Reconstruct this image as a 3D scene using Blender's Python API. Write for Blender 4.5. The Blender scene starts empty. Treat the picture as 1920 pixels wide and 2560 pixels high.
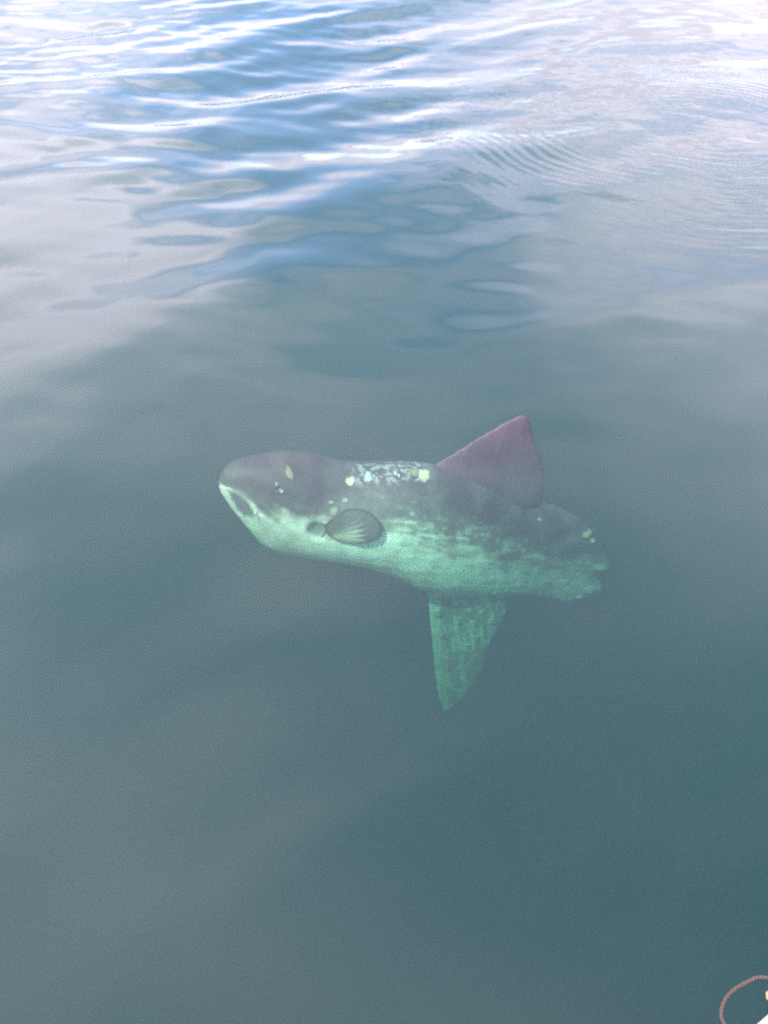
import bpy, bmesh, math, random
import numpy as np
from mathutils import Vector, Matrix
from mathutils.geometry import delaunay_2d_cdt

random.seed(7)
RNG = np.random.default_rng(11)
SKY_STRENGTH = 0.15
SUN_E = 3.0
EXPOSURE = 1.8
CLOUD_OFF = (-40.229, -20.944, 0.0)
CLOUD_SCALE = 0.55
CLOUD_LO, CLOUD_HI = 0.42, 0.58
CLOUD_DARK, CLOUD_LIGHT = (0.52, 0.455, 0.56), (1.42, 1.19, 1.40)
SHADE_OFF, SHADE_SCALE = (-31.395, -0.591, 0.0), 0.5
CLOUD_STRENGTH = 2.2
SWELL_SEED, CALM, WAVE_DIR, WAVE_SLOPE, SWELL_SLOPE = 5, 0.40, 126, 0.070, 0.052
RING_C, RING_AMP, FINE_AMP = (2.05, 5.7), 0.0008, 0.0042
WATER_ROUGH = 0.03
VOL_S, VOL_A, VOL_G = (0.134, 0.158, 0.190), (1.10, 0.52, 0.68), 0.2
scene = bpy.context.scene
COL = scene.collection

# ------------------------------------------------------------------ camera
CAM_H = 1.6
cam_d = bpy.data.cameras.new('camera')
cam = bpy.data.objects.new('camera', cam_d)
COL.objects.link(cam)
cam.location = (0, 0, CAM_H)
cam.rotation_euler = (math.radians(90 - 40), 0, 0)
cam_d.sensor_fit = 'VERTICAL'
cam_d.angle = math.radians(62)
cam_d.clip_start = 0.02
cam_d.clip_end = 3000
cam_d.dof.use_dof = True                  # a phone held over the side: focused short of the murky fish
cam_d.dof.focus_distance = 1.15
cam_d.dof.aperture_fstop = 5.0
scene.camera = cam

# ------------------------------------------------------------------ sky
SUN_EL, SUN_AZ = math.radians(56), math.radians(234)      # azimuth clockwise from +Y: behind the left shoulder
world = bpy.data.worlds.new('World')
scene.world = world
world.use_nodes = True
nt = world.node_tree
nt.nodes.clear()


def nd(tree, kind, **kw):
    n = tree.nodes.new(kind)
    for k, v in kw.items():
        if k.startswith('i_'):
            n.inputs[k[2:].replace('_', ' ')].default_value = v
        elif k.startswith('n_'):
            n.inputs[int(k[2:])].default_value = v
        else:
            setattr(n, k, v)
    return n


def math_nd(tree, op, a, b=None, c=None, clamp=False):
    n = tree.nodes.new('ShaderNodeMath')
    n.operation = op
    n.use_clamp = clamp
    for i, x in enumerate((a, b, c)):
        if x is None:
            continue
        if isinstance(x, (int, float)):
            n.inputs[i].default_value = x
        else:
            tree.links.new(x, n.inputs[i])
    return n.outputs[0]


def ramp(tree, fac, stops):
    n = tree.nodes.new('ShaderNodeValToRGB')
    while len(n.color_ramp.elements) < len(stops):
        n.color_ramp.elements.new(0.5)
    for e, (p, c) in zip(n.color_ramp.elements, stops):
        e.position = p
        e.color = (*c, 1) if len(c) == 3 else c
    tree.links.new(fac, n.inputs[0])
    return n.outputs[0]


sky = nd(nt, 'ShaderNodeTexSky', sky_type='NISHITA', sun_disc=False, sun_elevation=SUN_EL, sun_rotation=SUN_AZ,
         air_density=1.0, dust_density=0.2, ozone_density=2.0)
bg_sky = nd(nt, 'ShaderNodeBackground', i_Strength=SKY_STRENGTH)
tint = nd(nt, 'ShaderNodeVectorMath', operation='MULTIPLY')
tint.inputs[1].default_value = (1.10, 0.96, 1.14)
nt.links.new(sky.outputs[0], tint.inputs[0])
nt.links.new(tint.outputs[0], bg_sky.inputs[0])
# a broken cloud layer: the direction is laid on a flat cloud deck overhead
tc = nd(nt, 'ShaderNodeTexCoord')
sep = nd(nt, 'ShaderNodeSeparateXYZ')
nt.links.new(tc.outputs['Generated'], sep.inputs[0])
zz = math_nd(nt, 'ADD', math_nd(nt, 'MAXIMUM', sep.outputs[2], 0.0), 0.12)
cx = math_nd(nt, 'DIVIDE', sep.outputs[0], zz)
cy = math_nd(nt, 'DIVIDE', sep.outputs[1], zz)
comb = nd(nt, 'ShaderNodeCombineXYZ')
nt.links.new(cx, comb.inputs[0])
nt.links.new(cy, comb.inputs[1])
mp = nd(nt, 'ShaderNodeMapping')
mp.inputs['Location'].default_value = CLOUD_OFF
nt.links.new(comb.outputs[0], mp.inputs[0])
n1 = nd(nt, 'ShaderNodeTexNoise', i_Scale=CLOUD_SCALE, i_Detail=5.0, i_Roughness=0.5, i_Distortion=0.3)
nt.links.new(mp.outputs[0], n1.inputs['Vector'])
mp2 = nd(nt, 'ShaderNodeMapping')
mp2.inputs['Location'].default_value = SHADE_OFF
nt.links.new(comb.outputs[0], mp2.inputs[0])
n2 = nd(nt, 'ShaderNodeTexNoise', i_Scale=SHADE_SCALE, i_Detail=3.0, i_Roughness=0.5)
nt.links.new(mp2.outputs[0], n2.inputs['Vector'])
cover = ramp(nt, n1.outputs[0], [(CLOUD_LO, (0, 0, 0)), (CLOUD_HI, (1, 1, 1))])
ccol = ramp(nt, n2.outputs[0], [(0.36, CLOUD_DARK), (0.62, CLOUD_LIGHT)])
# a cloudy sky is several times brighter overhead than at the horizon (overcast sky)
over = math_nd(nt, 'DIVIDE', math_nd(nt, 'MULTIPLY_ADD', math_nd(nt, 'MAXIMUM', sep.outputs[2], 0.0), 2.4, 0.6), 3.0)
bg_c = nd(nt, 'ShaderNodeBackground')
nt.links.new(math_nd(nt, 'MULTIPLY', over, CLOUD_STRENGTH), bg_c.inputs[1])
nt.links.new(ccol, bg_c.inputs[0])
mixw = nd(nt, 'ShaderNodeMixShader')
nt.links.new(cover, mixw.inputs[0])
nt.links.new(bg_sky.outputs[0], mixw.inputs[1])
nt.links.new(bg_c.outputs[0], mixw.inputs[2])
wo = nd(nt, 'ShaderNodeOutputWorld')
nt.links.new(mixw.outputs[0], wo.inputs[0])

# ------------------------------------------------------------------ sun
sun_d = bpy.data.lights.new('sun', 'SUN')
sun_d.energy = SUN_E
sun_d.angle = math.radians(0.5)
sun_d.color = (1.0, 0.955, 0.89)
sun = bpy.data.objects.new('sun', sun_d)
COL.objects.link(sun)
sdir = Vector((math.sin(SUN_AZ) * math.cos(SUN_EL), math.cos(SUN_AZ) * math.cos(SUN_EL), math.sin(SUN_EL)))
sun.rotation_euler = sdir.to_track_quat('Z', 'Y').to_euler()
sun.location = sdir * 30

# ------------------------------------------------------------------ exposure and sampling
vs = scene.view_settings
vs.view_transform = 'Standard'
vs.look = 'None'
vs.exposure = EXPOSURE
vs.gamma = 1.0
vs.use_curve_mapping = False
scene.cycles.max_bounces = 8
scene.cycles.volume_bounces = 3
scene.cycles.transparent_max_bounces = 16
scene.cycles.caustics_reflective = False
scene.cycles.caustics_refractive = False
scene.cycles.use_denoising = False


# ------------------------------------------------------------------ helpers
def link(name, verts, faces, mat=None, parent=None, smooth=True):
    me = bpy.data.meshes.new(name)
    me.from_pydata([tuple(map(float, v)) for v in verts], [], [tuple(map(int, f)) for f in faces])
    me.update()
    if smooth:
        me.polygons.foreach_set('use_smooth', [True] * len(me.polygons))
    o = bpy.data.objects.new(name, me)
    COL.objects.link(o)
    if mat is not None:
        me.materials.append(mat)
    if parent is not None:
        o.parent = parent
    return o


def paint(o, cols):
    a = o.data.color_attributes.new('Col', 'FLOAT_COLOR', 'POINT')
    c = np.ones((len(o.data.vertices), 4), np.float32)
    c[:, :3] = np.clip(cols, 0, 1)
    a.data.foreach_set('color', c.ravel())


def sstep(a, b, x):
    t = np.clip((x - a) / (b - a), 0, 1)
    return t * t * (3 - 2 * t)


_ang = np.random.default_rng(3).random((64, 64)) * 2 * math.pi


def vnoise(x, y):
    """gradient noise, about 0..1"""
    xi, yi = np.floor(x).astype(int), np.floor(y).astype(int)
    fx, fy = x - xi, y - yi
    ux, uy = fx ** 3 * (fx * (fx * 6 - 15) + 10), fy ** 3 * (fy * (fy * 6 - 15) + 10)

    def g(i, j):
        a = _ang[(xi + i) % 64, (yi + j) % 64]
        return np.cos(a) * (fx - i) + np.sin(a) * (fy - j)
    return 0.5 + 0.85 * ((g(0, 0) * (1 - ux) + g(1, 0) * ux) * (1 - uy) + (g(0, 1) * (1 - ux) + g(1, 1) * ux) * uy)


def fbm(x, y, n=4):
    s, a, t = 0, 1.0, 0
    for k in range(n):
        s = s + a * vnoise(x * 2 ** k + 17.3 * k, y * 2 ** k + 5.1 * k)
        t += a
        a *= 0.5
    return s / t


def tube(path, r, sides=8, closed=False):
    """verts, faces of a tube along points; r a number or one per point"""
    P = np.array(path, float)
    n = len(P)
    r = np.broadcast_to(r, (n,))
    T = np.gradient(P, axis=0)
    if closed:
        T = np.roll(P, -1, 0) - np.roll(P, 1, 0)
    T /= np.linalg.norm(T, axis=1)[:, None] + 1e-12
    ref = np.array([0, 0, 1.0])
    V, F = [], []
    a = None
    for i in range(n):
        if a is None:
            a = np.cross(T[i], ref)
            if np.linalg.norm(a) < 1e-3:
                a = np.cross(T[i], [1.0, 0, 0])
        a = a - T[i] * (a @ T[i])
        a /= np.linalg.norm(a)
        b = np.cross(T[i], a)
        for k in range(sides):
            q = 2 * math.pi * k / sides
            V.append(P[i] + r[i] * (math.cos(q) * a + math.sin(q) * b))
    m = n if closed else n - 1
    for i in range(m):
        j = (i + 1) % n
        for k in range(sides):
            F.append((i * sides + k, i * sides + (k + 1) % sides, j * sides + (k + 1) % sides, j * sides + k))
    if not closed:
        F.append(tuple(range(sides - 1, -1, -1)))
        F.append(tuple((n - 1) * sides + k for k in range(sides)))
    return V, F


def smooth_path(pts, n):
    """Catmull-Rom through points"""
    P = np.array(pts, float)
    P = np.vstack([2 * P[0] - P[1], P, 2 * P[-1] - P[-2]])
    out = []
    m = len(P) - 3
    for t in np.linspace(0, m - 1e-6, n):
        i = int(t)
        f = t - i
        p0, p1, p2, p3 = P[i:i + 4]
        out.append(0.5 * (2 * p1 + (p2 - p0) * f + (2 * p0 - 5 * p1 + 4 * p2 - p3) * f * f + (3 * p1 - p0 - 3 * p2 + p3) * f ** 3))
    return np.array(out)


def principled(name, color, rough=0.5, metal=0.0, noise=None, bump=None, attr=None, spec=0.5):
    m = bpy.data.materials.new(name)
    m.use_nodes = True
    t = m.node_tree
    b = t.nodes['Principled BSDF']
    b.inputs['Base Color'].default_value = (*color, 1)
    b.inputs['Roughness'].default_value = rough
    b.inputs['Metallic'].default_value = metal
    b.inputs['Specular IOR Level'].default_value = spec
    co = nd(t, 'ShaderNodeTexCoord')
    src = None
    if attr:
        at = nd(t, 'ShaderNodeAttribute', attribute_name=attr)
        src = at.outputs['Color']
    if noise:
        sc, amt = noise
        nz = nd(t, 'ShaderNodeTexNoise', i_Scale=sc, i_Detail=6.0, i_Roughness=0.65)
        t.links.new(co.outputs['Object'], nz.inputs['Vector'])
        v = math_nd(t, 'MULTIPLY_ADD', math_nd(t, 'SUBTRACT', nz.outputs[0], 0.5), amt, 1.0)
        mx = nd(t, 'ShaderNodeVectorMath', operation='SCALE')
        if src is not None:
            t.links.new(src, mx.inputs[0])
        else:
            mx.inputs[0].default_value = color
        t.links.new(v, mx.inputs['Scale'])
        src = mx.outputs[0]
    if src is not None:
        t.links.new(src, b.inputs['Base Color'])
    if bump:
        sc, st, dist = bump
        nz = nd(t, 'ShaderNodeTexNoise', i_Scale=sc, i_Detail=5.0, i_Roughness=0.6)
        t.links.new(co.outputs['Object'], nz.inputs['Vector'])
        bp = nd(t, 'ShaderNodeBump', i_Strength=st, i_Distance=dist)
        t.links.new(nz.outputs[0], bp.inputs['Height'])
        t.links.new(bp.outputs[0], b.inputs['Normal'])
    return m


def thing(name, label, cat, loc=(0, 0, 0), group=None):
    o = bpy.data.objects.new(name, None)
    COL.objects.link(o)
    o.location = loc
    o['label'] = label
    o['category'] = cat
    if group:
        o['group'] = group
    return o


# ------------------------------------------------------------------ the sea
def axis(fine_lo, fine_hi, step, grow, lo, hi):
    a = list(np.arange(fine_lo, fine_hi + 1e-9, step))
    s = step
    while a[-1] < hi:
        s *= grow
        a.append(a[-1] + s)
    s = step
    while a[0] > lo:
        s *= grow
        a.insert(0, a[0] - s)
    return np.array(a)


def wave_height(X, Y):
    rng = np.random.default_rng(SWELL_SEED)
    Z = np.zeros_like(X)
    # the sheltered water close under the boat is smooth, ripples grow outwards
    env = CALM + (1 - CALM) * sstep(1.6, 8.0, Y - 0.18 * X + 0.25 * np.abs(X))
    left = 0.55 + 0.45 * sstep(2.5, -1.0, X - 0.05 * Y)
    for k in range(46):
        lam = float(np.exp(rng.uniform(math.log(0.36), math.log(2.4))))
        th = rng.normal(math.radians(WAVE_DIR), 0.42)
        kx, ky = math.cos(th) * 2 * math.pi / lam, math.sin(th) * 2 * math.pi / lam
        amp = WAVE_SLOPE * lam / (2 * math.pi) / math.sqrt(23) * (1.0 if lam < 1.2 else 0.8)
        ph = rng.uniform(0, 6.28)
        wob = 0.5 * np.sin(0.7 * X + 0.45 * Y + k)
        e = env * left if lam < 0.8 else (0.25 + 0.75 * env)
        Z += e * amp * np.sin(kx * X + ky * Y + ph + wob)
    # small broken wavelets running every way
    near = sstep(1.0, 4.2, Y + 0.1 * np.abs(X)) * (0.55 + 0.45 * sstep(1.5, -1.5, X))
    for k in range(34):
        lam = float(np.exp(rng.uniform(math.log(0.16), math.log(0.75))))
        th = rng.uniform(0, 6.28) if k % 2 else rng.normal(math.radians(100), 0.6)
        amp = 0.040 * lam / (2 * math.pi) / math.sqrt(17)
        kx, ky = math.cos(th) * 2 * math.pi / lam, math.sin(th) * 2 * math.pi / lam
        Z += near * amp * (0.6 + 0.5 * np.sin(0.9 * X + 0.6 * Y + 2.1 * k)) * np.sin(kx * X + ky * Y + rng.uniform(0, 6.28))
    # wide slow undulation
    for k in range(6):
        lam = rng.uniform(2.5, 7)
        th = rng.uniform(0, 6.28)
        Z += SWELL_SLOPE * lam / (2 * math.pi) / 2.4 * np.sin(2 * math.pi / lam * (math.cos(th) * X + math.sin(th) * Y) + k * 1.7)
    return Z * sstep(400, 60, np.hypot(X, Y))


ax = axis(-3.2, 3.6, 0.022, 1.045, -900, 900)
ay = axis(0.2, 9.0, 0.022, 1.045, -900, 1500)
X, Y = np.meshgrid(ax, ay)
Z = wave_height(X, Y)
nx, ny = len(ax), len(ay)
V = np.stack([X.ravel(), Y.ravel(), Z.ravel()], 1)
ii = np.arange(nx * ny).reshape(ny, nx)
F = np.stack([ii[:-1, :-1].ravel(), ii[:-1, 1:].ravel(), ii[1:, 1:].ravel(), ii[1:, :-1].ravel()], 1)
border = list(ii[0, :]) + list(ii[1:, -1]) + list(ii[-1, -2::-1]) + list(ii[-2:0:-1, 0])
nb = len(border)
base = len(V)
low = V[border].copy()
low[:, 2] = -25.0
V = np.vstack([V, low])
me = bpy.data.meshes.new('water')
faces = F.tolist()
for k in range(nb):
    k2 = (k + 1) % nb
    faces.append([border[k2], border[k], base + k, base + k2])
faces.append([base + k for k in range(nb - 1, -1, -1)])
me.from_pydata(V.tolist(), [], faces)
me.polygons.foreach_set('use_smooth', [True] * len(me.polygons))
water = bpy.data.objects.new('water', me)
COL.objects.link(water)
water['kind'] = 'structure'
water['label'] = 'calm blue green sea rippling towards the bright far water'

mw = bpy.data.materials.new('sea_water')
mw.use_nodes = True
t = mw.node_tree
t.nodes.clear()
out = nd(t, 'ShaderNodeOutputMaterial')
co = nd(t, 'ShaderNodeTexCoord')
sp = nd(t, 'ShaderNodeSeparateXYZ')
t.links.new(co.outputs['Object'], sp.inputs[0])
# capillary rings running out from one spot on the right
rc = nd(t, 'ShaderNodeVectorMath', operation='SUBTRACT')
rc.inputs[1].default_value = (RING_C[0], RING_C[1], 0)
flat = nd(t, 'ShaderNodeVectorMath', operation='MULTIPLY')
flat.inputs[1].default_value = (1, 1, 0)
t.links.new(co.outputs['Object'], rc.inputs[0])
t.links.new(rc.outputs[0], flat.inputs[0])
wn = nd(t, 'ShaderNodeTexNoise', i_Scale=1.3, i_Detail=2.0)
t.links.new(flat.outputs[0], wn.inputs['Vector'])
ln = nd(t, 'ShaderNodeVectorMath', operation='LENGTH')
t.links.new(flat.outputs[0], ln.inputs[0])
rr = math_nd(t, 'MULTIPLY_ADD', math_nd(t, 'SUBTRACT', wn.outputs[0], 0.5), 0.22, ln.outputs['Value'])
# wavelength shortens outwards a little
ph = math_nd(t, 'MULTIPLY', math_nd(t, 'POWER', rr, 1.15), 2 * math.pi / 0.095)
sn = math_nd(t, 'SINE', ph)
r_in = nd(t, 'ShaderNodeMapRange', interpolation_type='SMOOTHSTEP')
t.links.new(rr, r_in.inputs[0])
r_in.inputs[1].default_value, r_in.inputs[2].default_value = 0.15, 0.9
r_out = nd(t, 'ShaderNodeMapRange', interpolation_type='SMOOTHSTEP')
t.links.new(rr, r_out.inputs[0])
r_out.inputs[1].default_value, r_out.inputs[2].default_value = 2.3, 1.1
pn = nd(t, 'ShaderNodeTexNoise', i_Scale=1.1, i_Detail=2.0)
t.links.new(co.outputs['Object'], pn.inputs['Vector'])
patchy = ramp(t, pn.outputs[0], [(0.42, (0.05,) * 3), (0.6, (1, 1, 1))])
ring = math_nd(t, 'MULTIPLY', math_nd(t, 'MULTIPLY', sn, r_in.outputs[0]), math_nd(t, 'MULTIPLY', r_out.outputs[0], patchy))
# fine ripples, strongest far out and beside the rings
fr = nd(t, 'ShaderNodeTexNoise', i_Scale=7.0, i_Detail=2.0, i_Roughness=0.45, i_Distortion=0.6)
t.links.new(co.outputs['Object'], fr.inputs['Vector'])
far = nd(t, 'ShaderNodeMapRange', interpolation_type='SMOOTHSTEP')
t.links.new(sp.outputs[1], far.inputs[0])
far.inputs[1].default_value, far.inputs[2].default_value = 2.6, 9.0
nearring = nd(t, 'ShaderNodeMapRange', interpolation_type='SMOOTHSTEP')
t.links.new(ln.outputs['Value'], nearring.inputs[0])
nearring.inputs[1].default_value, nearring.inputs[2].default_value = 2.8, 0.8
fa = math_nd(t, 'ADD', math_nd(t, 'MULTIPLY', far.outputs[0], 0.5), math_nd(t, 'MULTIPLY', nearring.outputs[0], 0.9))
fine = math_nd(t, 'MULTIPLY', math_nd(t, 'SUBTRACT', fr.outputs[0], 0.5), fa)
hgt = math_nd(t, 'ADD', math_nd(t, 'MULTIPLY', ring, RING_AMP), math_nd(t, 'MULTIPLY', fine, FINE_AMP))
bp = nd(t, 'ShaderNodeBump', i_Strength=1.0, i_Distance=1.0)
t.links.new(hgt, bp.inputs['Height'])
# Fresnel (Schlick, water) from the rippled normal, the same from above and below
geo = nd(t, 'ShaderNodeNewGeometry')
dt = nd(t, 'ShaderNodeVectorMath', operation='DOT_PRODUCT')
t.links.new(bp.outputs[0], dt.inputs[0])
t.links.new(geo.outputs['Incoming'], dt.inputs[1])
c1 = math_nd(t, 'SUBTRACT', 1.0, math_nd(t, 'ABSOLUTE', dt.outputs['Value']), clamp=True)
fres = math_nd(t, 'MULTIPLY_ADD', math_nd(t, 'POWER', c1, 5.0), 0.98, 0.02)
tr = nd(t, 'ShaderNodeBsdfTransparent')
gl = nd(t, 'ShaderNodeBsdfGlossy', i_Roughness=WATER_ROUGH)
t.links.new(bp.outputs[0], gl.inputs['Normal'])
mx = nd(t, 'ShaderNodeMixShader')
t.links.new(fres, mx.inputs[0])
t.links.new(tr.outputs[0], mx.inputs[1])
t.links.new(gl.outputs[0], mx.inputs[2])
t.links.new(mx.outputs[0], out.inputs['Surface'])
SS, SA = VOL_S, VOL_A
ds, da = max(SS), max(SA)
vsc = nd(t, 'ShaderNodeVolumeScatter', i_Density=ds, i_Anisotropy=VOL_G)
vsc.inputs['Color'].default_value = (*[s / ds for s in SS], 1)
vab = nd(t, 'ShaderNodeVolumeAbsorption', i_Density=da)
vab.inputs['Color'].default_value = (*[1 - s / da for s in SA], 1)
va = nd(t, 'ShaderNodeAddShader')
t.links.new(vsc.outputs[0], va.inputs[0])
t.links.new(vab.outputs[0], va.inputs[1])
t.links.new(va.outputs[0], out.inputs['Volume'])
me.materials.append(mw)

FISH_O = (0.1187, 2.5734, -0.58)
FISH_U = (0.990268, 0.139173, 0.0)
FISH_V = (-0.024167, 0.171958, 0.984808)
FISH_N = (0.137059, -0.975224, 0.173648)
DORSAL = [(0.0746, 0.2166), (0.1645, 0.2664), (0.2259, 0.3031), (0.3021, 0.3465), (0.3627, 0.3794), (0.4006, 0.3959), (0.4189, 0.4009), (0.4367, 0.3896), (0.4496, 0.3587), (0.4639, 0.3073), (0.48, 0.2549), (0.503, 0.2009), (0.5204, 0.1377), (0.5276, 0.0832), (0.5243, 0.0381), (0.5222, -0.0022), (0.4348, -0.0641), (0.2667, 0.0092), (0.1196, 0.1054)]
ANAL = [(0.0484, -0.3533), (0.0604, -0.4163), (0.0659, -0.5221), (0.075, -0.6316), (0.0844, -0.7444), (0.0941, -0.8609), (0.1078, -0.9695), (0.1328, -1.0535), (0.1516, -1.0663), (0.2068, -1.0085), (0.2607, -0.9323), (0.3041, -0.8442), (0.3192, -0.7542), (0.3511, -0.6462), (0.3896, -0.5854), (0.3989, -0.5218), (0.4041, -0.4483), (0.3811, -0.3319), (0.1913, -0.2696), (0.0819, -0.2668)]
CLAVUS = [(0.5042, 0.0181), (0.5985, -0.0212), (0.6697, -0.0661), (0.7253, -0.1157), (0.7781, -0.1776), (0.8104, -0.2364), (0.839, -0.3039), (0.8527, -0.3462), (0.8357, -0.369), (0.7929, -0.3681), (0.7835, -0.3794), (0.8132, -0.4078), (0.8237, -0.4553), (0.7986, -0.4904), (0.748, -0.4885), (0.7177, -0.4911), (0.6888, -0.5089), (0.6371, -0.4918), (0.5818, -0.468), (0.5375, -0.4689), (0.492, -0.4486), (0.421, -0.4357), (0.3637, -0.3299), (0.3557, -0.1509), (0.416, -0.0247)]
MOUTH = [(-0.7060, 0.2170), (-0.6850, 0.2160), (-0.6500, 0.2000), (-0.6250, 0.1660), (-0.6080, 0.1300), (-0.6240, 0.1190), (-0.6560, 0.1130), (-0.6780, 0.1340), (-0.6940, 0.1760)]
GROOVE = [(-0.5917, 0.1637), (-0.5652, 0.1379), (-0.5351, 0.1178)]
GILL = [(-0.4310, 0.080), (-0.4180, 0.1080), (-0.3950, 0.1210), (-0.3720, 0.1190), (-0.3580, 0.0950), (-0.3610, 0.0610), (-0.3800, 0.0440), (-0.4080, 0.0500)]
PECT = [(-0.358, 0.072), (-0.368, 0.1), (-0.338, 0.133), (-0.293, 0.156), (-0.245, 0.16), (-0.199, 0.145), (-0.168, 0.115), (-0.155, 0.079), (-0.168, 0.047), (-0.208, 0.033), (-0.258, 0.03), (-0.318, 0.042)]
DENTS = [(-0.660, 0.165, 0.030, 0.050, 0.45, 0.010), (-0.565, 0.140, 0.045, 0.014, -0.75, 0.010), (-0.392, 0.083, 0.034, 0.034, 0, 0.020)]
# The sunfish is modelled in its own frame: u runs from snout (-) to tail (+), v up, n out of the flank that faces the boat (metres).
TOP = [(-0.7359, 0.2239), (-0.7275, 0.2568), (-0.7111, 0.2836), (-0.6792, 0.3071), (-0.6337, 0.321), (-0.5592, 0.3323), (-0.4707, 0.3341), (-0.3826, 0.3212), (-0.3318, 0.2966), (-0.2952, 0.2782), (-0.205, 0.2648), (-0.0061, 0.2464), (0.0871, 0.2223), (0.2298, 0.1654), (0.3608, 0.0942), (0.5333, 0.0041), (0.6012, -0.0533)]
BOT = [(-0.7365, 0.2189), (-0.732, 0.1946), (-0.7223, 0.1628), (-0.7011, 0.1119), (-0.6764, 0.0616), (-0.6371, -0.0019), (-0.6114, -0.056), (-0.5455, -0.1062), (-0.4451, -0.1383), (-0.303, -0.1755), (-0.1908, -0.2155), (-0.0933, -0.2681), (0.0062, -0.3401), (0.1081, -0.3892), (0.2809, -0.4206), (0.4212, -0.4399), (0.6333, -0.4448)]
_uu = np.linspace(TOP[0][0] - 0.0004, 0.60, 700)


def _curve(pts):
    p = np.array(pts)
    y = np.interp(_uu, p[:, 0], p[:, 1])
    k = np.exp(-0.5 * (np.arange(-24, 25) / 9.0) ** 2)
    k /= k.sum()
    pad = np.concatenate([2 * y[0] - y[24:0:-1], y, 2 * y[-1] - y[-2:-26:-1]])
    ys = np.convolve(pad, k, 'valid')
    w = np.clip((_uu - _uu[0]) / 0.06, 0, 1)
    return y * (1 - w) + ys * w


_top, _bot = _curve(TOP), _curve(BOT)
_cen, _half = (_top + _bot) / 2, np.maximum((_top - _bot) / 2, 0.002)
_wid = np.interp(_uu, [-0.74, -0.73, -0.70, -0.64, -0.55, -0.42, -0.28, -0.12, 0.05, 0.22, 0.38, 0.48, 0.55, 0.60],
                 [0.004, 0.030, 0.062, 0.102, 0.145, 0.185, 0.200, 0.192, 0.165, 0.125, 0.078, 0.048, 0.030, 0.016])
_k = np.exp(-0.5 * (np.arange(-40, 41) / 15.0) ** 2)
_k /= _k.sum()
_ws = np.convolve(np.pad(_wid, 40, mode='edge'), _k, 'valid')
_b = np.clip((_uu - _uu[0]) / 0.08, 0, 1)
_wid = np.minimum(_wid * (1 - _b) + _ws * _b, 0.85 * _half)
_half = np.sqrt(np.maximum(_half ** 2 - 0.30 * _wid ** 2, (0.7 * _half) ** 2))
# rounded rear end of the trunk, buried in the tail lobe
_e = np.sqrt(np.clip(1 - np.clip((_uu - 0.50) / 0.1002, 0, 1) ** 2, 0, 1))
_half = _half * (0.25 + 0.75 * _e)


def body_c(u):
    return np.interp(u, _uu, _cen), np.interp(u, _uu, _half), np.interp(u, _uu, _wid)


def sstep0(a, b, x):
    q = np.clip((x - a) / (b - a), 0, 1)
    return q * q * (3 - 2 * q)


def fold(u, v):
    """skin relief of the flank: mouth hollow, cheek groove, gill hollow, belly keel folds"""
    d = 0.0
    for (cu, cv, ru, rv, rot, dep) in DENTS:
        c, s = np.cos(rot), np.sin(rot)
        x, y = ((u - cu) * c + (v - cv) * s) / ru, (-(u - cu) * s + (v - cv) * c) / rv
        d = d - dep * np.exp(-(x * x + y * y) ** 2)
    return d


def flank(u, v):
    """n of the near flank at (u, v)"""
    c, h, w = body_c(u)
    s = np.clip((v - c) / h, -0.9999, 0.9999)
    return w * (1 - s * s) ** 0.46 + fold(u, v)

# ------------------------------------------------------------------ the sunfish
fish = thing('ocean_sunfish', 'big dark backed ocean sunfish with pale belly swimming upright just under the water', 'sunfish', FISH_O)
fu, fvv, fn = (Vector(q) for q in (FISH_U, FISH_V, FISH_N))
fish.rotation_euler = Matrix((fu, -fn, fvv)).transposed().to_euler()


def L3(u, v, n):
    """fish frame (u, v, n) to the object's own axes"""
    return np.stack(np.broadcast_arrays(u, -np.asarray(n), v), -1)


BU = [-0.7322, -0.6942, -0.6601, -0.605, -0.5204, -0.435, -0.3343, -0.2317, -0.1447, -0.0839, 0.074, 0.2432, 0.4285, 0.6262, 0.9]
BV = [0.2266, 0.2298, 0.2064, 0.1761, 0.1536, 0.1434, 0.1286, 0.122, 0.100, 0.075, 0.0, -0.110, -0.235, -0.33, -0.45]
BW = [0.014, 0.018, 0.024, 0.036, 0.045, 0.05, 0.058, 0.08, 0.105, 0.125, 0.14, 0.15, 0.16, 0.16, 0.16]
DARK = np.array([0.066, 0.052, 0.058])
MID = np.array([0.22, 0.205, 0.17])
PALE = np.array([0.92, 0.90, 0.70])
MAUVE = np.array([0.080, 0.040, 0.054])


def lerp(a, b, w):
    w = np.asarray(w)[..., None]
    return a * (1 - w) + b * w


_half_at = lambda u: np.interp(u, _uu, _half)
_cen_at = lambda u: np.interp(u, _uu, _cen)


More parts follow.
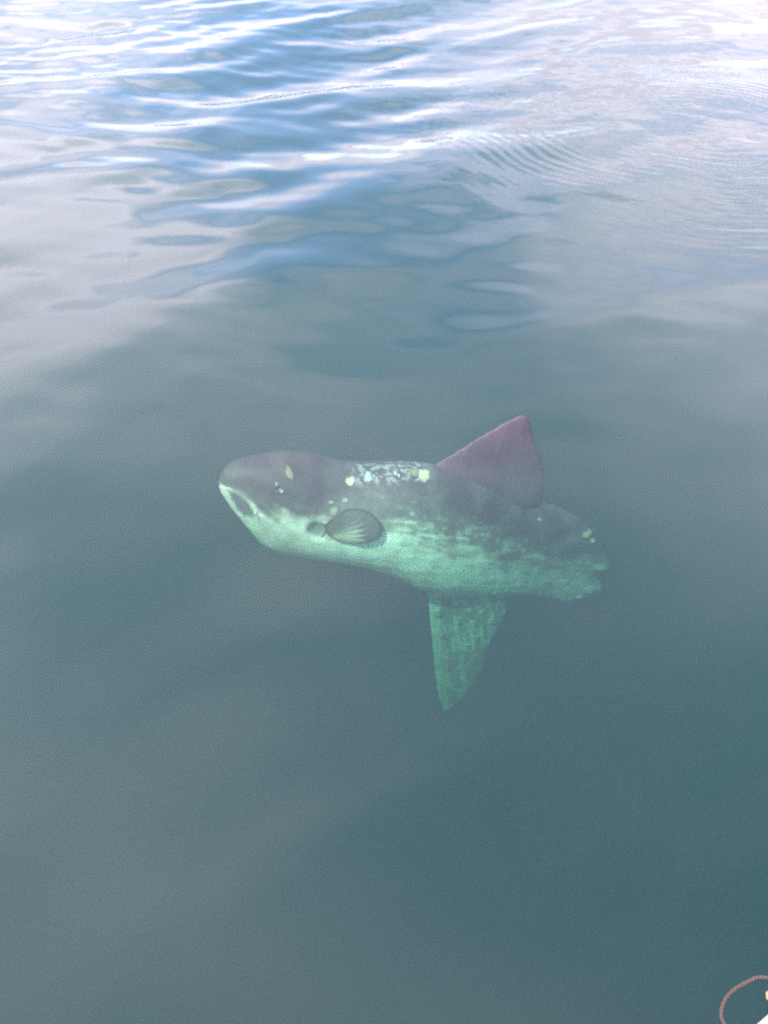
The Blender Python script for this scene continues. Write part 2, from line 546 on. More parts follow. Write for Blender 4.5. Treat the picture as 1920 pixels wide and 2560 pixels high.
def pigment(u, v):
    """skin colour of the sunfish: dark back, pale belly, streaked border, mottled rear"""
    slope = -0.30
    q = v - slope * u                                  # follows the run of the flank
    streak = fbm(u * 7 + 31, q * 62 + 9, 4) - 0.5
    blot = fbm(u * 13 + 3, v * 13 + 40, 4) - 0.5
    bv, bw = np.interp(u, BU, BV), np.interp(u, BU, BW)
    rear = sstep(-0.30, 0.05, u)
    jit = streak * (0.5 + 1.5 * rear) + blot * 0.8
    k = sstep(-1.0, 1.0, (bv - v) / bw + jit)
    # a broad grey band lies between the dark back and the pale belly from the cheek backwards
    up = np.interp(u, [-0.45, -0.30, 0.0, 0.3, 0.6], [0.02, 0.045, 0.095, 0.10, 0.10])
    kk = sstep(-1.3, 1.3, (bv + up - v) / np.maximum(0.05, 0.5 * up) + 0.7 * jit)
    c = lerp(lerp(np.broadcast_to(DARK, kk.shape + (3,)), np.array([0.125, 0.112, 0.108]), sstep(0.25, 0.55, u)), MID, 0.9 * kk)
    c = lerp(c, PALE, sstep(0.30, 1.0, k))
    c = c * np.where(k > 0.5, 1 - 0.42 * sstep(-0.28, -0.52, u), 1 - 0.42 * sstep(-0.25, -0.5, u))[..., None]
    # the rear third of the flank is greyer
    g = sstep(0.18, 0.58, u) * 0.62
    c = lerp(c, MID * 1.05 * (0.85 + 0.8 * (blot + 0.5))[..., None], g * sstep(0.0, 0.7, k))
    c = lerp(c, MAUVE, 0.45 * sstep(0.0, 0.35, u) * (1 - sstep(0.0, 0.35, k)))
    # wrinkle lines on the belly
    w = sstep(0.16, 0.34, streak) * k * sstep(-0.25, 0.1, u)
    c = lerp(c, MID * 1.3, 0.22 * w)
    w2 = sstep(0.12, 0.30, fbm(u * 5 + 77, q * 36 + 2, 3) - 0.5) * k
    c = lerp(c, PALE * 1.15, 0.5 * w2 * sstep(0.5, 0.1, u))
    # cloudy mottling on the back and pale flecks strewn along the rear flank
    m2 = fbm(u * 9 + 60, v * 9 + 12, 3)
    c = lerp(c, MID * 0.8, (0.18 + 0.22 * sstep(-0.3, 0.1, u)) * sstep(0.45, 0.75, m2) * (1 - k))
    fk = fbm(u * 30 + 11, q * 58 + 21, 3)
    c = lerp(c, PALE * 0.75, 0.55 * sstep(0.63, 0.74, fk) * sstep(-0.15, 0.05, u) * sstep(0.16, 0.02, v - bv))
    c = c * (1 + 0.7 * blot)[..., None]
    return c


def poly_in(poly, x, y):
    p = np.array(poly)
    r = np.zeros(np.shape(x), bool)
    j = len(p) - 1
    for i in range(len(p)):
        xi, yi, xj, yj = *p[i], *p[j]
        cond = ((yi > y) != (yj > y)) & (x < (xj - xi) * (y - yi) / (yj - yi + 1e-15) + xi)
        r ^= cond
        j = i
    return r


def poly_dist(poly, x, y):
    p = np.array(poly)
    d = np.full(np.shape(x), 1e9)
    for i in range(len(p)):
        a, b = p[i - 1], p[i]
        ab = b - a
        s = np.clip(((x - a[0]) * ab[0] + (y - a[1]) * ab[1]) / (ab @ ab + 1e-15), 0, 1)
        d = np.minimum(d, np.hypot(x - a[0] - s * ab[0], y - a[1] - s * ab[1]))
    return d


m_skin = principled('sunfish_skin', (0.3, 0.3, 0.3), 0.55, noise=(55, 0.7), bump=(140, 0.5, 0.002), attr='Col', spec=0.3)
m_fin = principled('sunfish_fin', (0.3, 0.3, 0.3), 0.5, noise=(70, 0.6), bump=(120, 0.4, 0.0015), attr='Col', spec=0.3)
m_patch = principled('skin_patch', (0.7, 0.7, 0.6), 0.8, noise=(110, 1.1), bump=(170, 1.0, 0.003), attr='Col', spec=0.2)
m_dark = principled('mouth_shade', (0.125, 0.115, 0.11), 0.6, noise=(60, 0.6))

# trunk: rings along u
us = np.concatenate([TOP[0][0] + 0.09 * np.linspace(0, 1, 34) ** 1.8, np.linspace(TOP[0][0] + 0.094, 0.60, 210)])
NS = 140
th = np.linspace(0, 2 * math.pi, NS, endpoint=False)
UU, TT = np.meshgrid(us, th, indexing='ij')
c, h, w = body_c(UU)
VV = c + h * np.cos(TT)
NN = np.sign(np.sin(TT)) * w * np.abs(np.sin(TT)) ** 0.92
near = np.clip(np.sin(TT) * 3, 0, 1)
dent = fold(UU, VV)
NN = NN + dent * near - fold(UU, VV) * np.clip(-np.sin(TT) * 3, 0, 1)
# long shallow skin wrinkles on the belly
q = VV + 0.30 * UU
wr = (fbm(UU * 5, q * 40, 3) - 0.5) * 0.006 * sstep(-0.35, 0.0, UU) * sstep(0.05, -0.12, VV - np.interp(UU, BU, BV)) * sstep(0.6, 0.4, UU)
lump = (fbm(UU * 16, VV * 16, 3) - 0.5) * 0.003
NN = NN + (wr + lump) * np.sin(TT)
nu = len(us)
Vb = L3(UU.ravel(), VV.ravel(), NN.ravel())
Fb = []
for i in range(nu - 1):
    for k in range(NS):
        k2 = (k + 1) % NS
        Fb.append((i * NS + k, i * NS + k2, (i + 1) * NS + k2, (i + 1) * NS + k))
Fb.append(tuple(range(NS - 1, -1, -1)))
Fb.append(tuple((nu - 1) * NS + k for k in range(NS)))
body = link('body', Vb, Fb, m_skin, fish)
cb = pigment(UU.ravel(), VV.ravel())
uf, vf = UU.ravel(), VV.ravel()
sgn = np.sin(TT).ravel() > -0.2
# shade inside the gape and in the cheek groove behind it, painted dark; the thin pale border above
mo = poly_in(MOUTH, uf, vf)
md = poly_dist(MOUTH, uf, vf) * np.where(mo, 1, -1)
cb = lerp(cb, PALE * 0.8, sstep(-0.03, -0.004, md) * sstep(-0.58, -0.62, uf) * sstep(0.24, 0.222, vf) * 0.2)
cb = lerp(cb, np.array([0.125, 0.115, 0.11]), 0.9 * sstep(-0.012, 0.010, md + 0.012 * (fbm(uf * 45, vf * 45, 3) - 0.5)))
for (a, b, s_, o_) in ((0, 1, 0.013, 0.8), (1, 2, 0.015, 0.7)):
    gd = poly_dist([GROOVE[a], GROOVE[b]], uf, vf)
    cb = lerp(cb, np.array([0.10, 0.09, 0.09]), o_ * np.exp(-(gd / s_) ** 2))
gi = poly_in(GILL, uf, vf)
gdm = poly_dist(GILL, uf, vf) * np.where(gi, 1, -1)
cb = lerp(cb, np.array([0.15, 0.14, 0.12]), 0.7 * sstep(-0.006, 0.014, gdm))  # shade of the gill hollow, put into the skin colour
# skin darkened under and around the pectoral fin, its shade painted in
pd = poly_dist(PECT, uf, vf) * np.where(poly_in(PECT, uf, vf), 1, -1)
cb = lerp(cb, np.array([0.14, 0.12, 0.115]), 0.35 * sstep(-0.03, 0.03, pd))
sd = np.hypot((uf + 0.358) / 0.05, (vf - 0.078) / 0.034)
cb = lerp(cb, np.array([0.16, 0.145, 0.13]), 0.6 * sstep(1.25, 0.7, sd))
# scraped pale flecks along the ridge of the back
nf = NN.ravel()
fl = fbm(uf * 42 + 3, (vf - 0.8 * nf) * 42 + 8, 4)
ridge_d = _half_at(uf) - (vf - _cen_at(uf))
zone = sstep(-0.27, -0.20, uf) * sstep(0.07, 0.03, uf) * sstep(0.036, 0.018, ridge_d) * (nf > -0.03)
cb = lerp(cb, np.array([0.33, 0.33, 0.30]), 0.8 * zone * sstep(0.50, 0.62, fl))
paint(body, cb)


def fin(name, poly, h0, root, root_h, col, ridge=None, step=0.009, ragged=0.0):
    """a thick blade with a thin rounded rim; h0 half thickness, thicker towards the root segment"""
    P = np.array(poly)
    rim = []
    for i in range(len(P)):
        a, b = P[i], P[(i + 1) % len(P)]
        m = max(1, int(np.linalg.norm(b - a) / step))
        for k in range(m):
            rim.append(a + (b - a) * k / m)
    rim = np.array(rim)
    # soften corners
    for _ in range(2):
        rim = 0.5 * rim + 0.25 * (np.roll(rim, 1, 0) + np.roll(rim, -1, 0))
    if ragged:
        nrm = np.roll(rim, -1, 0) - np.roll(rim, 1, 0)
        nrm = np.stack([nrm[:, 1], -nrm[:, 0]], 1) / (np.linalg.norm(nrm, axis=1)[:, None] + 1e-9)
        rim = rim + nrm * (ragged * (fbm(rim[:, 0] * 28, rim[:, 1] * 28, 3) - 0.5))[:, None]
    gx = np.arange(P[:, 0].min(), P[:, 0].max(), step)
    gy = np.arange(P[:, 1].min(), P[:, 1].max(), step)
    GX, GY = np.meshgrid(gx, gy)
    GX = GX + (np.arange(len(gy)) % 2)[:, None] * step * 0.5
    GX, GY = GX.ravel(), GY.ravel()
    ok = poly_in(rim, GX, GY) & (poly_dist(rim, GX, GY) > step * 0.5)
    pts = [Vector(p) for p in rim] + [Vector(p) for p in np.stack([GX[ok], GY[ok]], 1)]
    nr = len(rim)
    vco, _, fcs, *_ = delaunay_2d_cdt(pts, [(i, (i + 1) % nr) for i in range(nr)], [], 1, 1e-6)
    Q = np.array([tuple(p) for p in vco])
    d = poly_dist(rim, Q[:, 0], Q[:, 1])
    onrim = d < 1e-6
    hh = h0 * (1 - np.exp(-d / 0.02)) * (0.5 + 0.5 * (1 - np.exp(-d / 0.08)))
    if root is not None:
        rd = poly_dist(root, Q[:, 0], Q[:, 1])
        hh = hh + root_h * np.exp(-(rd / 0.07) ** 2) * (1 - np.exp(-d / 0.03))
    if ridge is not None:
        hh = hh * (1 + ridge(Q[:, 0], Q[:, 1]))
    hh = np.where(onrim, 0, hh)
    idx = np.zeros(len(Q), int)
    Vn = list(L3(Q[:, 0], Q[:, 1], hh))
    back = {}
    for i in range(len(Q)):
        if onrim[i]:
            back[i] = i
        else:
            back[i] = len(Vn)
            Vn.append(L3(Q[i, 0], Q[i, 1], -hh[i]))
    F_ = []
    for f in fcs:
        F_.append(tuple(f))
        F_.append(tuple(back[i] for i in reversed(f)))
    Vn = np.array(Vn)
    o = link(name, Vn, F_, m_fin, fish)
    bm = bmesh.new()
    bm.from_mesh(o.data)
    bmesh.ops.recalc_face_normals(bm, faces=bm.faces)
    bm.to_mesh(o.data)
    bm.free()
    paint(o, col(Vn[:, 0], Vn[:, 2]))
    return o


def dorsal_col(u, v):
    n_ = fbm(u * 14 + 5, v * 14, 4) - 0.5
    c_ = lerp(np.array([0.098, 0.056, 0.076]), np.array([0.120, 0.046, 0.066]), sstep(0.05, 0.36, v))
    rays = fbm((u - 0.3 * v) * 60, v * 4 + 3, 3) - 0.5
    return c_ * (1 + 0.7 * n_ + 0.5 * rays)[:, None]


def anal_col(u, v):
    n_ = fbm(u * 12 + 50, v * 7 + 12, 4) - 0.5
    rays = fbm((u + 0.10 * v) * 42, v * 5, 3) - 0.5
    spots = fbm(u * 26 + 9, v * 20 + 4, 2)
    c_ = lerp(np.array([0.30, 0.26, 0.20]), PALE * 0.85, sstep(-0.05, 0.22, 0.6 * n_ + 0.5 * rays))
    c_ = lerp(c_, PALE * 0.8, 0.7 * sstep(0.58, 0.68, spots))
    lead = sstep(0.07, 0.0, u - np.interp(v, [-1.07, -0.35], [0.12, 0.05]))
    return lerp(c_, PALE * 0.9, 0.45 * lead)


def clavus_col(u, v):
    c_ = pigment(u, v) * 0.9
    n_ = fbm(u * 15 + 2, v * 15 + 70, 4) - 0.5
    low_ = sstep(-0.24, -0.40, v)
    c_ = lerp(c_, np.array([0.32, 0.31, 0.27]), 0.6 * low_)
    return c_ * (1 + 1.0 * n_)[:, None]


ray_a = lambda u, v: 0.05 * np.sin((u + 0.10 * v) * 260 + 3 * fbm(u * 8, v * 6, 2))
ray_d = lambda u, v: 0.02 * np.sin((u - 0.3 * v) * 230)
fin('dorsal_fin', DORSAL, 0.016, [(0.10, 0.16), (0.30, 0.06), (0.50, 0.0)], 0.030, dorsal_col, ray_d, ragged=0.007)
fin('anal_fin', ANAL, 0.020, [(0.09, -0.31), (0.22, -0.34), (0.38, -0.38)], 0.024, anal_col, ray_a, ragged=0.006)
lob = lambda u, v: 0.22 * np.sin(np.arctan2(v + 0.22, u - 0.38) * 17) * sstep(0.50, 0.70, u)
fin('clavus', CLAVUS, 0.022, [(0.50, 0.0), (0.52, -0.2), (0.48, -0.42)], 0.018, clavus_col, lob, ragged=0.016)


def fin_h(u, v, poly, h0):
    d = poly_dist(poly, np.array([u]), np.array([v]))[0]
    return h0 * (1 - math.exp(-d / 0.02)) * (0.5 + 0.5 * (1 - math.exp(-d / 0.08)))


def side(u, v, kind):
    n = 0.0
    if kind == 'body':
        return flank(u, v)
    if u < 0.6:
        n = float(flank(np.array(u), np.array(v)))
    return np.maximum(n, 0.021)


def patch(name, u0, v0, ru, rv, rot, color, thick, kind='body', rough=0.5, label=None, crust=0.5, skin=None):
    """a raised irregular scar or growth lying on the skin"""
    nr_, na = 7, 44
    seed = RNG.random() * 40
    lobes = [(m_, rough * 0.5 * RNG.normal() / m_ ** 1.15, RNG.uniform(0, 6.28)) for m_ in (2, 3, 5, 6, 7, 9)]
    V_, F_, K, UV_ = [], [], [], []
    cr, sr = math.cos(rot), math.sin(rot)
    for i in range(nr_ + 1):
        f = i / nr_
        for k in range(na):
            q_ = 2 * math.pi * k / na
            e = max(0.4, 1 + sum(am * math.cos(m_ * q_ + p_) for m_, am, p_ in lobes))
            x, y = f * ru * e * math.cos(q_), f * rv * e * math.sin(q_)
            u, v = u0 + x * cr - y * sr, v0 + x * sr + y * cr
            if kind == 'body':
                cc, hh, _w = body_c(np.array(u))
                v = float(np.clip(v, cc - 0.99 * hh, cc + 0.99 * hh))
            n = float(side(np.array(u), np.array(v), kind))
            dome = (1 - f ** 2.2) * (0.75 + 0.8 * (fbm(np.array([x * 90 + seed]), np.array([y * 90]), 2)[0] - 0.4))
            V_.append(L3(u, v, n + 0.0006 + thick * dome - (0.004 if i == nr_ else 0)))
            UV_.append((u, v, f, x, y))
            K.append(np.array(color))
    for i in range(nr_):
        for k in range(na):
            k2 = (k + 1) % na
            F_.append((i * na + k, (i + 1) * na + k, (i + 1) * na + k2, i * na + k2))
    q_ = np.array(UV_)
    own = (skin or pigment)(q_[:, 0], q_[:, 1])
    nz = fbm(q_[:, 3] * 85 + seed, q_[:, 4] * 85 + seed, 4)
    cov = sstep(1.0, 0.45, q_[:, 2] + 1.5 * crust * (nz - 0.5)) * sstep(0.60 + 0.9 * (1 - crust), 0.44 + 0.9 * (1 - crust), 1 - nz)
    K = lerp(own, np.array(K) * (0.65 + 0.7 * nz)[:, None], cov)
    o = link(name, V_, F_, m_patch, fish)
    paint(o, K)
    if label:
        o['label'] = label
    return o


CREAM, WHITE, TAN = (0.56, 0.50, 0.33), (0.44, 0.45, 0.42), (0.28, 0.22, 0.15)
S = 0.00152                                            # metres of fish to one unit of the sizes below
for (u, v, a, b, r, colr, th_, lab) in (
        (0.034, 0.2160, 22, 17, -0.15, CREAM, 0.012, 'large cream white growth on the ridge of the back'),
        (-0.004, 0.2240, 15, 11, 0.1, TAN, 0.008, 'tan scab beside the cream growth'),
        (-0.055, 0.2360, 60, 10, -0.12, WHITE, 0.003, 'crusty whitish streak along the back'),
        (-0.1834, 0.2270, 13, 8, 0.2, WHITE, 0.003, None),
        (-0.2516, 0.2270, 14, 8, 0.0, CREAM, 0.006, None),
        (-0.190, 0.2500, 11, 5, 0.0, CREAM, 0.004, None)):
    patch('skin_patch', u, v, a * S, b * S, r, colr, th_, label=lab, rough=0.5, crust=1.0 if a > 30 else 0.5)
for k in range(9):
    u = RNG.uniform(-0.20, 0.02)
    cc, hh, _w = body_c(np.array(u))
    v = float(cc + hh * RNG.uniform(0.90, 0.985))
    patch('skin_spot', u, v, RNG.uniform(2.5, 6) * S, RNG.uniform(2, 4) * S, RNG.uniform(-0.6, 0.6), tuple(np.array(WHITE) * RNG.uniform(0.7, 1.15)), 0.002, rough=0.8)
OLIVE = (0.20, 0.19, 0.13)
SPOT = (0.36, 0.34, 0.27)
patch('skin_patch', -0.4728, 0.2823, 17 * S, 9 * S, -0.75, OLIVE, 0.002, label='olive scar on the forehead')
for (u, v, a, b, r) in ((-0.332, 0.1849, 8, 4.5, -0.1), (-0.2798, 0.1818, 10, 5, -0.1), (-0.3246, 0.1554, 14, 11, 0.4), (-0.0655, 0.0894, 12, 6, -0.2),
                        (-0.0117, 0.0681, 6, 4, -0.3), (0.0993, 0.0165, 7, 5, -0.3), (0.2038, -0.0177, 9, 5, -0.3),
                        (0.1234, -0.0242, 10, 6, -0.3), (0.0583, 0.0136, 9, 5, -0.3), (0.1734, -0.0524, 8, 5, -0.4), (-0.0336, 0.0976, 6, 4, -0.3),
                        (0.07, -0.04, 9, 5, -0.3), (0.02, 0.03, 8, 4, -0.3)):
    patch('skin_spot', u, v, a * S, b * S, r, SPOT, 0.0012)
YEL = (0.62, 0.47, 0.22)
patch('skin_patch', 0.7175, -0.1499, 16 * S, 15 * S, 0, YEL, 0.007, 'fin', label='yellowish growth on the tail lobe')
patch('skin_patch', 0.7449, -0.1839, 9 * S, 10 * S, 0.3, (0.66, 0.46, 0.17), 0.005, 'fin')
LOBE = (0.44, 0.42, 0.34)
for (u, v, a, b, r) in ((0.7908, -0.3245, 25, 12, -0.15), (0.6352, -0.3839, 18, 12, -0.1), (0.5344, -0.3925, 14, 10, -0.2), (0.757, -0.4351, 19, 15, -0.3),
                        (0.6847, -0.3122, 9, 6, -0.6), (0.3346, -0.3827, 15, 11, 0.1), (0.3825, -0.3762, 8, 9, 0.4), (0.715, -0.468, 10, 6, -0.2)):
    patch('skin_spot', u, v, a * S, b * S, r, LOBE, 0.0025, 'fin' if u > 0.45 else 'body', skin=clavus_col if u > 0.45 else None)
patch('skin_patch', 0.5082, -0.050, 9 * S, 7 * S, 0.4, (0.42, 0.46, 0.48), 0.003, 'fin', label='pale blue grey scrape at the root of the tail lobe')

# pale blotches on the anal fin
for (u, v, a, b, r) in ((0.095, -0.475, 12, 15, 0.2), (0.185, -0.54, 7, 6, 0), (0.29, -0.49, 7, 10, -0.3), (0.255, -0.55, 8, 12, 0.1), (0.335, -0.55, 14, 9, 0.5),
                        (0.115, -0.60, 7, 8, 0), (0.23, -0.67, 10, 7, -0.4), (0.27, -0.63, 6, 9, 0.2), (0.14, -0.78, 6, 12, 0.1)):
    o = patch('fin_blotch', u, v, a * S, b * S, r, (0.46, 0.43, 0.34), 0.0008, 'fin', rough=0.6, skin=anal_col)

# eye: a dark dome in a ring of skin with a white scuff beside it
ue, ve, ne = -0.5192, 0.2425, float(flank(np.array(-0.5192), np.array(0.2425)))
bm = bmesh.new()
bmesh.ops.create_uvsphere(bm, u_segments=24, v_segments=14, radius=0.011)
me_ = bpy.data.meshes.new('eye')
bm.to_mesh(me_)
bm.free()
me_.polygons.foreach_set('use_smooth', [True] * len(me_.polygons))
me_.materials.append(principled('eye_dark', (0.05, 0.045, 0.055), 0.45))
eye = bpy.data.objects.new('eye', me_)
COL.objects.link(eye)
eye.parent = fish
eye.location = L3(ue, ve, ne - 0.001)
eye.scale = (1, 0.35, 1)
pts = []
for k in range(28):
    a = 2 * math.pi * k / 28
    u, v = ue + 0.0135 * math.cos(a), ve + 0.0125 * math.sin(a)
    pts.append(L3(u, v, float(flank(np.array(u), np.array(v))) + 0.001))
Vr, Fr = tube(pts, 0.0022, 8, True)
ringo = link('eyelid', Vr, Fr, m_skin, eye)
ringo.matrix_parent_inverse = (Matrix.Translation(Vector(eye.location)) @ Matrix.Diagonal((1, 0.35, 1, 1))).inverted()
paint(ringo, np.tile(np.array([0.10, 0.08, 0.09]), (len(Vr), 1)))
patch('skin_patch', -0.5225, 0.2515, 4.5 * S, 5.5 * S, 0, WHITE, 0.0025, rough=0.5, label='white scuff over the eye')
patch('skin_patch', -0.5090, 0.2330, 6.5 * S, 6 * S, 0, WHITE, 0.0025, rough=0.5)

# lips round the open mouth
def lip(pts, r0, colr):
    P_ = smooth_path([(u, v, float(flank(np.array(u), np.array(v)))) for u, v in pts], 40)
    P_[:, 2] = flank(P_[:, 0], P_[:, 1]) + 0.001
    tt = np.linspace(0, 1, 40)
    rr_ = r0 * (0.35 + 0.65 * np.sin(math.pi * np.clip(tt * 0.9 + 0.08, 0, 1)) ** 0.6)
    V_, F_ = tube(L3(P_[:, 0], P_[:, 1], P_[:, 2]), rr_, 10)
    o = link('lip', V_, F_, m_skin, fish)
    V_ = np.array(V_)
    f_ = fbm(V_[:, 0] * 60, V_[:, 2] * 60, 3)
    paint(o, np.array(colr) * (0.7 + 0.6 * f_)[:, None])
    return o


lip([(-0.7335, 0.216), (-0.7260, 0.196), (-0.7149, 0.1753), (-0.6962, 0.1379), (-0.6716, 0.101)], 0.0050, (0.40, 0.38, 0.32))
# the inside of the gape: a dark sheet standing in for the shade of the hollow, with the edge of the beak showing
mp_ = np.array(MOUTH)
mc = mp_.mean(0)
V_, F_ = [], []
for i in range(6):
    for k in range(len(mp_)):
        u, v = mc + (mp_[k] - mc) * (i / 5) * 0.72
        V_.append(L3(u, v, float(flank(np.array(u), np.array(v))) + 0.0025))
for i in range(5):
    for k in range(len(mp_)):
        k2 = (k + 1) % len(mp_)
        F_.append((i * len(mp_) + k, (i + 1) * len(mp_) + k, (i + 1) * len(mp_) + k2, i * len(mp_) + k2))
link('mouth', V_, F_, m_dark, fish)
bk = smooth_path([(-0.611, 0.150, 0), (-0.6065, 0.140, 0), (-0.603, 0.128, 0), (-0.600, 0.118, 0)], 12)
bk[:, 2] = flank(bk[:, 0], bk[:, 1]) + 0.004
Vk, Fk = tube(L3(bk[:, 0], bk[:, 1], bk[:, 2]), np.linspace(0.007, 0.002, 12), 8)
beak = link('beak', Vk, Fk, m_patch, fish)
paint(beak, np.tile(np.array([0.55, 0.53, 0.46]), (len(Vk), 1)))

# gill opening: the thin flap along the rear edge of the hollow painted and sunk above
gl_ = smooth_path([(-0.383, 0.121, 0), (-0.369, 0.112, 0), (-0.3625, 0.094, 0), (-0.365, 0.072, 0), (-0.377, 0.053, 0)], 30)
gl_[:, 2] = flank(gl_[:, 0], gl_[:, 1]) + 0.002
Vg, Fg = tube(L3(gl_[:, 0], gl_[:, 1], gl_[:, 2]), 0.0055 * np.sin(np.linspace(0.15, 2.99, 30)) ** 0.7, 8)
gill = link('gill_opening', Vg, Fg, principled('gill_dark', (0.20, 0.18, 0.15), 0.7, noise=(40, 0.9)), fish)

# pectoral fin: a rounded fan lying back along the flank, ribbed with fin rays
root = np.array([-0.370, 0.060])
fan = np.array(PECT)
fan = smooth_path(np.vstack([np.column_stack([fan, np.zeros(len(fan))]), [[*fan[0], 0]]]), 97)[:-1, :2]
NR, NA = 22, len(fan)
cen = fan.mean(0)
rows = []
cols_ = []
for i in range(NR + 1):
    f = i / NR
    for k in range(NA):
        p = cen + (fan[k] - cen) * f
        ang = math.atan2(p[1] - root[1], p[0] - root[0])
        dist = math.hypot(p[0] - root[0], p[1] - root[1])
        rib = 0.5 + 0.5 * math.sin(ang * 44 + 5 * dist)
        lift = 0.004 + 0.017 * float(sstep(0.0, 0.22, dist)) + 0.0004 * rib * (1 - f ** 4)
        rows.append((p[0], p[1], float(flank(p[0], p[1])) + lift, f, rib, ang, dist))
rows = np.array(rows)
nv = len(rows)
front = L3(rows[:, 0], rows[:, 1], rows[:, 2])
backv = L3(rows[:, 0], rows[:, 1], rows[:, 2] - 0.007 * (1 - rows[:, 3] ** 3) - 0.0015)
F_ = []
for i in range(NR):
    for k in range(NA):
        k2 = (k + 1) % NA
        F_.append((i * NA + k, (i + 1) * NA + k, (i + 1) * NA + k2, i * NA + k2))
        F_.append((nv + i * NA + k2, nv + (i + 1) * NA + k2, nv + (i + 1) * NA + k, nv + i * NA + k))
for k in range(NA):
    k2 = (k + 1) % NA
    a = NR * NA
    F_.append((a + k, nv + a + k, nv + a + k2, a + k2))
pec = link('pectoral_fin', np.vstack([front, backv]), F_, m_fin, fish)
f, rib, ang, dist = rows[:, 3], rows[:, 4], rows[:, 5], rows[:, 6]
greyf = np.array([0.125, 0.115, 0.105])
cc = lerp(greyf, greyf * 0.5, sstep(0.84, 0.97, f))
bandc = np.exp(-((ang - 0.02) / 0.30) ** 2) * sstep(0.02, 0.05, dist) * sstep(0.135 + 0.03 * rib, 0.105 + 0.03 * rib, dist)
cc = lerp(cc, np.array([0.62, 0.56, 0.40]), 0.85 * bandc * (0.55 + 0.45 * rib))
cc = cc * (0.8 + 0.4 * fbm(rows[:, 0] * 40, rows[:, 1] * 40, 3))[:, None]
paint(pec, np.vstack([cc, cc * 0.7]))

GUN_Z = 0.70
BOAT_CX = 1.012
ROPE_PTS = [(0.70, 0.12, 0.716), (0.62, 0.20, 0.705), (0.52, 0.28, 0.712), (0.44, 0.33, 0.712), (0.3809, 0.3499, 0.704), (0.3602, 0.3472, 0.702), (0.3391, 0.3366, 0.702), (0.3266, 0.3225, 0.702), (0.3247, 0.3092, 0.703), (0.332, 0.285, 0.712), (0.36, 0.25, 0.712), (0.42, 0.20, 0.692), (0.52, 0.12, 0.692)]
KNOT_P = (0.3762, 0.3330, 0.705)

# ------------------------------------------------------------------ the boat the picture is taken from (only its bow edge is in view)
m_white = principled('white_gelcoat', (0.80, 0.80, 0.78), 0.22, noise=(3, 0.06), bump=(60, 0.08, 0.001))
m_grey = principled('deck_grey', (0.42, 0.43, 0.43), 0.7, noise=(40, 0.3), bump=(300, 0.5, 0.001))
m_steel = principled('cleat_steel', (0.6, 0.6, 0.6), 0.25, 1.0)
boat = thing('small_boat', 'white open boat whose rounded bow edge just enters the picture under the rope', 'boat', (BOAT_CX, 0, 0))
CY, BA, BB, AFT = -0.278, 0.76, 1.0, -4.0


def plan(scale, back=0.0):
    """outline of the hull seen from above, counter-clockwise from the port quarter round the bow"""
    pts = []
    for k in range(81):
        a = math.pi * (1 - k / 80)
        pts.append((BB * scale * math.cos(a), CY + (BA * scale) * math.sin(a) - back))
    for k in range(1, 31):
        pts.append((BB * scale * (1 - 0.12 * (k / 30) ** 2), CY - back * (1 - k / 30) + (AFT - CY) * k / 30))
    for k in range(1, 16):
        pts.append((BB * scale * 0.88 * (1 - 2 * k / 16), AFT - 0.05 * math.sin(math.pi * k / 16)))
    for k in range(30, 0, -1):
        pts.append((-BB * scale * (1 - 0.12 * (k / 30) ** 2), CY - back * (1 - k / 30) + (AFT - CY) * k / 30))
    return pts


rings = [(0.30, -0.28, 0.35), (0.62, -0.18, 0.25), (0.80, 0.0, 0.15), (0.90, 0.25, 0.08), (0.965, 0.50, 0.02), (0.985, GUN_Z, 0.0),
         (0.90, GUN_Z, 0.0), (0.885, GUN_Z - 0.02, 0.0), (0.86, 0.26, 0.0)]
V_, F_ = [], []
n0 = len(plan(1))
for sc, z, bk_ in rings:
    V_ += [(x, y, z) for x, y in plan(sc, bk_)]
for i in range(len(rings) - 1):
    for k in range(n0):
        k2 = (k + 1) % n0
        F_.append((i * n0 + k2, i * n0 + k, (i + 1) * n0 + k, (i + 1) * n0 + k2))
F_.append(tuple(range(n0)))
hull = link('hull', V_, F_, m_white, boat)
fl_ = [(x, y, 0.262) for x, y in plan(0.87)]
link('floor', fl_, [tuple(range(n0 - 1, -1, -1))], m_grey, boat, smooth=False)
Vt, Ft = tube([(x, y, GUN_Z) for x, y in plan(0.985)], 0.024, 12, True)
link('gunwale', Vt, Ft, m_white, boat)


def slab(name, poly, z0, z1, mat, parent):
    bm = bmesh.new()
    vs_ = [bm.verts.new((x, y, z0)) for x, y in poly]
    f = bm.faces.new(vs_)
    r = bmesh.ops.extrude_face_region(bm, geom=[f])
    bmesh.ops.translate(bm, verts=[q for q in r['geom'] if isinstance(q, bmesh.types.BMVert)], vec=(0, 0, z1 - z0))
    bmesh.ops.recalc_face_normals(bm, faces=bm.faces)
    bmesh.ops.bevel(bm, geom=[e for e in bm.edges], offset=0.006, segments=2, affect='EDGES')
    me_ = bpy.data.meshes.new(name)
    bm.to_mesh(me_)
    bm.free()
    me_.materials.append(mat)
    o = bpy.data.objects.new(name, me_)
    COL.objects.link(o)
    o.parent = parent
    return o


fd = [(0.905 * BB * math.cos(math.pi * (1 - k / 40)), CY + 0.905 * BA * math.sin(math.pi * (1 - k / 40))) for k in range(41)]
slab('foredeck', fd, GUN_Z - 0.06, GUN_Z - 0.012, m_white, boat)
for y in (-1.7, -3.1):
    slab('bench', [(-0.83, y - 0.16), (0.83, y - 0.16), (0.83, y + 0.16), (-0.83, y + 0.16)], 0.52, 0.57, m_white, boat)
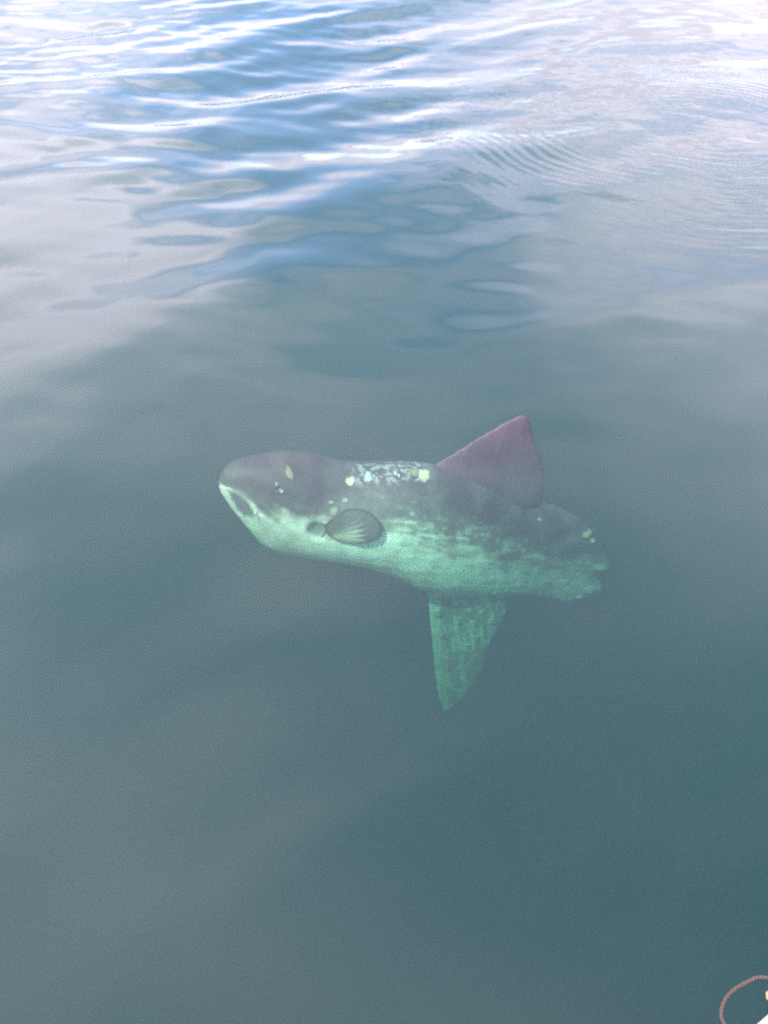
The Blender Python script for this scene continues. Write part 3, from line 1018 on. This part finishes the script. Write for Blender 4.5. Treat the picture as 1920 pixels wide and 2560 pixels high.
# bow cleat the rope is made fast to
cl = thing('x', 'x', 'x')
bpy.data.objects.remove(cl)
bm = bmesh.new()
CLX, CLY, CLZ = -0.30, 0.12, GUN_Z - 0.012
for (dx, sx, sy, sz, dz) in ((0, 0.05, 0.02, 0.008, 0.004), (-0.016, 0.008, 0.008, 0.03, 0.02), (0.016, 0.008, 0.008, 0.03, 0.02), (0, 0.09, 0.010, 0.010, 0.036)):
    r = bmesh.ops.create_cube(bm, size=1)
    bmesh.ops.scale(bm, verts=r['verts'], vec=(sx, sy, sz))
    bmesh.ops.translate(bm, verts=r['verts'], vec=(CLX + dx, CLY, CLZ + dz))
bmesh.ops.bevel(bm, geom=list(bm.edges), offset=0.002, segments=2, affect='EDGES')
me_ = bpy.data.meshes.new('cleat')
bm.to_mesh(me_)
bm.free()
me_.materials.append(m_steel)
o = bpy.data.objects.new('cleat', me_)
COL.objects.link(o)
o.parent = boat

# ------------------------------------------------------------------ braided rope looping out over the bow edge
m_rope = principled('rope_fibre', (0.056, 0.031, 0.024), 0.6, noise=(900, 1.1), bump=(1500, 0.6, 0.0006))
m_core = principled('rope_core', (0.02, 0.012, 0.01), 0.8, noise=(600, 0.6))
rope = thing('braided_rope', 'brown braided rope looping out past the white boat edge', 'rope', ROPE_PTS[0])
rp = smooth_path(ROPE_PTS, 700) - np.array(ROPE_PTS[0])
seg = np.linalg.norm(np.diff(rp, axis=0), axis=1)
s_ = np.concatenate([[0], np.cumsum(seg)])
T_ = np.gradient(rp, axis=0)
T_ /= np.linalg.norm(T_, axis=1)[:, None]
A_ = np.cross(T_, [0, 0, 1.0])
A_ /= np.linalg.norm(A_, axis=1)[:, None]
B_ = np.cross(T_, A_)
ROPE_R = 0.00128
Vt, Ft = tube(rp[::4], ROPE_R * 0.75, 8)
link('core', Vt, Ft, m_core, rope)
PITCH = 0.0115
ns = 3
for hand in (1, -1):
    for k in range(ns):
        a = hand * 2 * math.pi * s_ / PITCH + 2 * math.pi * k / ns + (0.4 if hand < 0 else 0)
        r_ = ROPE_R * (0.80 + 0.16 * np.cos(ns * 2 * math.pi * s_ / PITCH * 1.0 + math.pi * k + (0 if hand > 0 else math.pi)))
        P_ = rp + (A_ * np.cos(a)[:, None] + B_ * np.sin(a)[:, None]) * r_[:, None]
        Vt, Ft = tube(P_, ROPE_R * 0.55, 5)
        link('strand', Vt, Ft, m_rope, rope)

# knotted end of a lighter cord lying on the gunwale
m_tan = principled('cord_tan', (0.34, 0.19, 0.085), 0.6, noise=(500, 0.9), bump=(700, 0.7, 0.0008))
knot = thing('cord_end', 'knotted end of a tan cord on the white boat edge inside the rope loop', 'cord', KNOT_P)
kp = []
for k in range(90):
    a = 2 * math.pi * k / 90
    kp.append(((0.0023 + 0.0011 * math.cos(3 * a)) * math.cos(2 * a), (0.0023 + 0.0011 * math.cos(3 * a)) * math.sin(2 * a), 0.0014 * math.sin(3 * a)))
Vt, Ft = tube(kp, 0.0013, 8, True)
link('knot', Vt, Ft, m_tan, knot)
tail = smooth_path([(0.002, 0, 0), (0.015, -0.006, 0.004), (0.05, -0.02, 0.008), (0.10, -0.05, 0.004), (0.17, -0.07, -0.02), (0.24, -0.12, -0.0235)], 80)
Vt, Ft = tube(tail, 0.0012, 8)
link('tail', Vt, Ft, m_tan, knot)
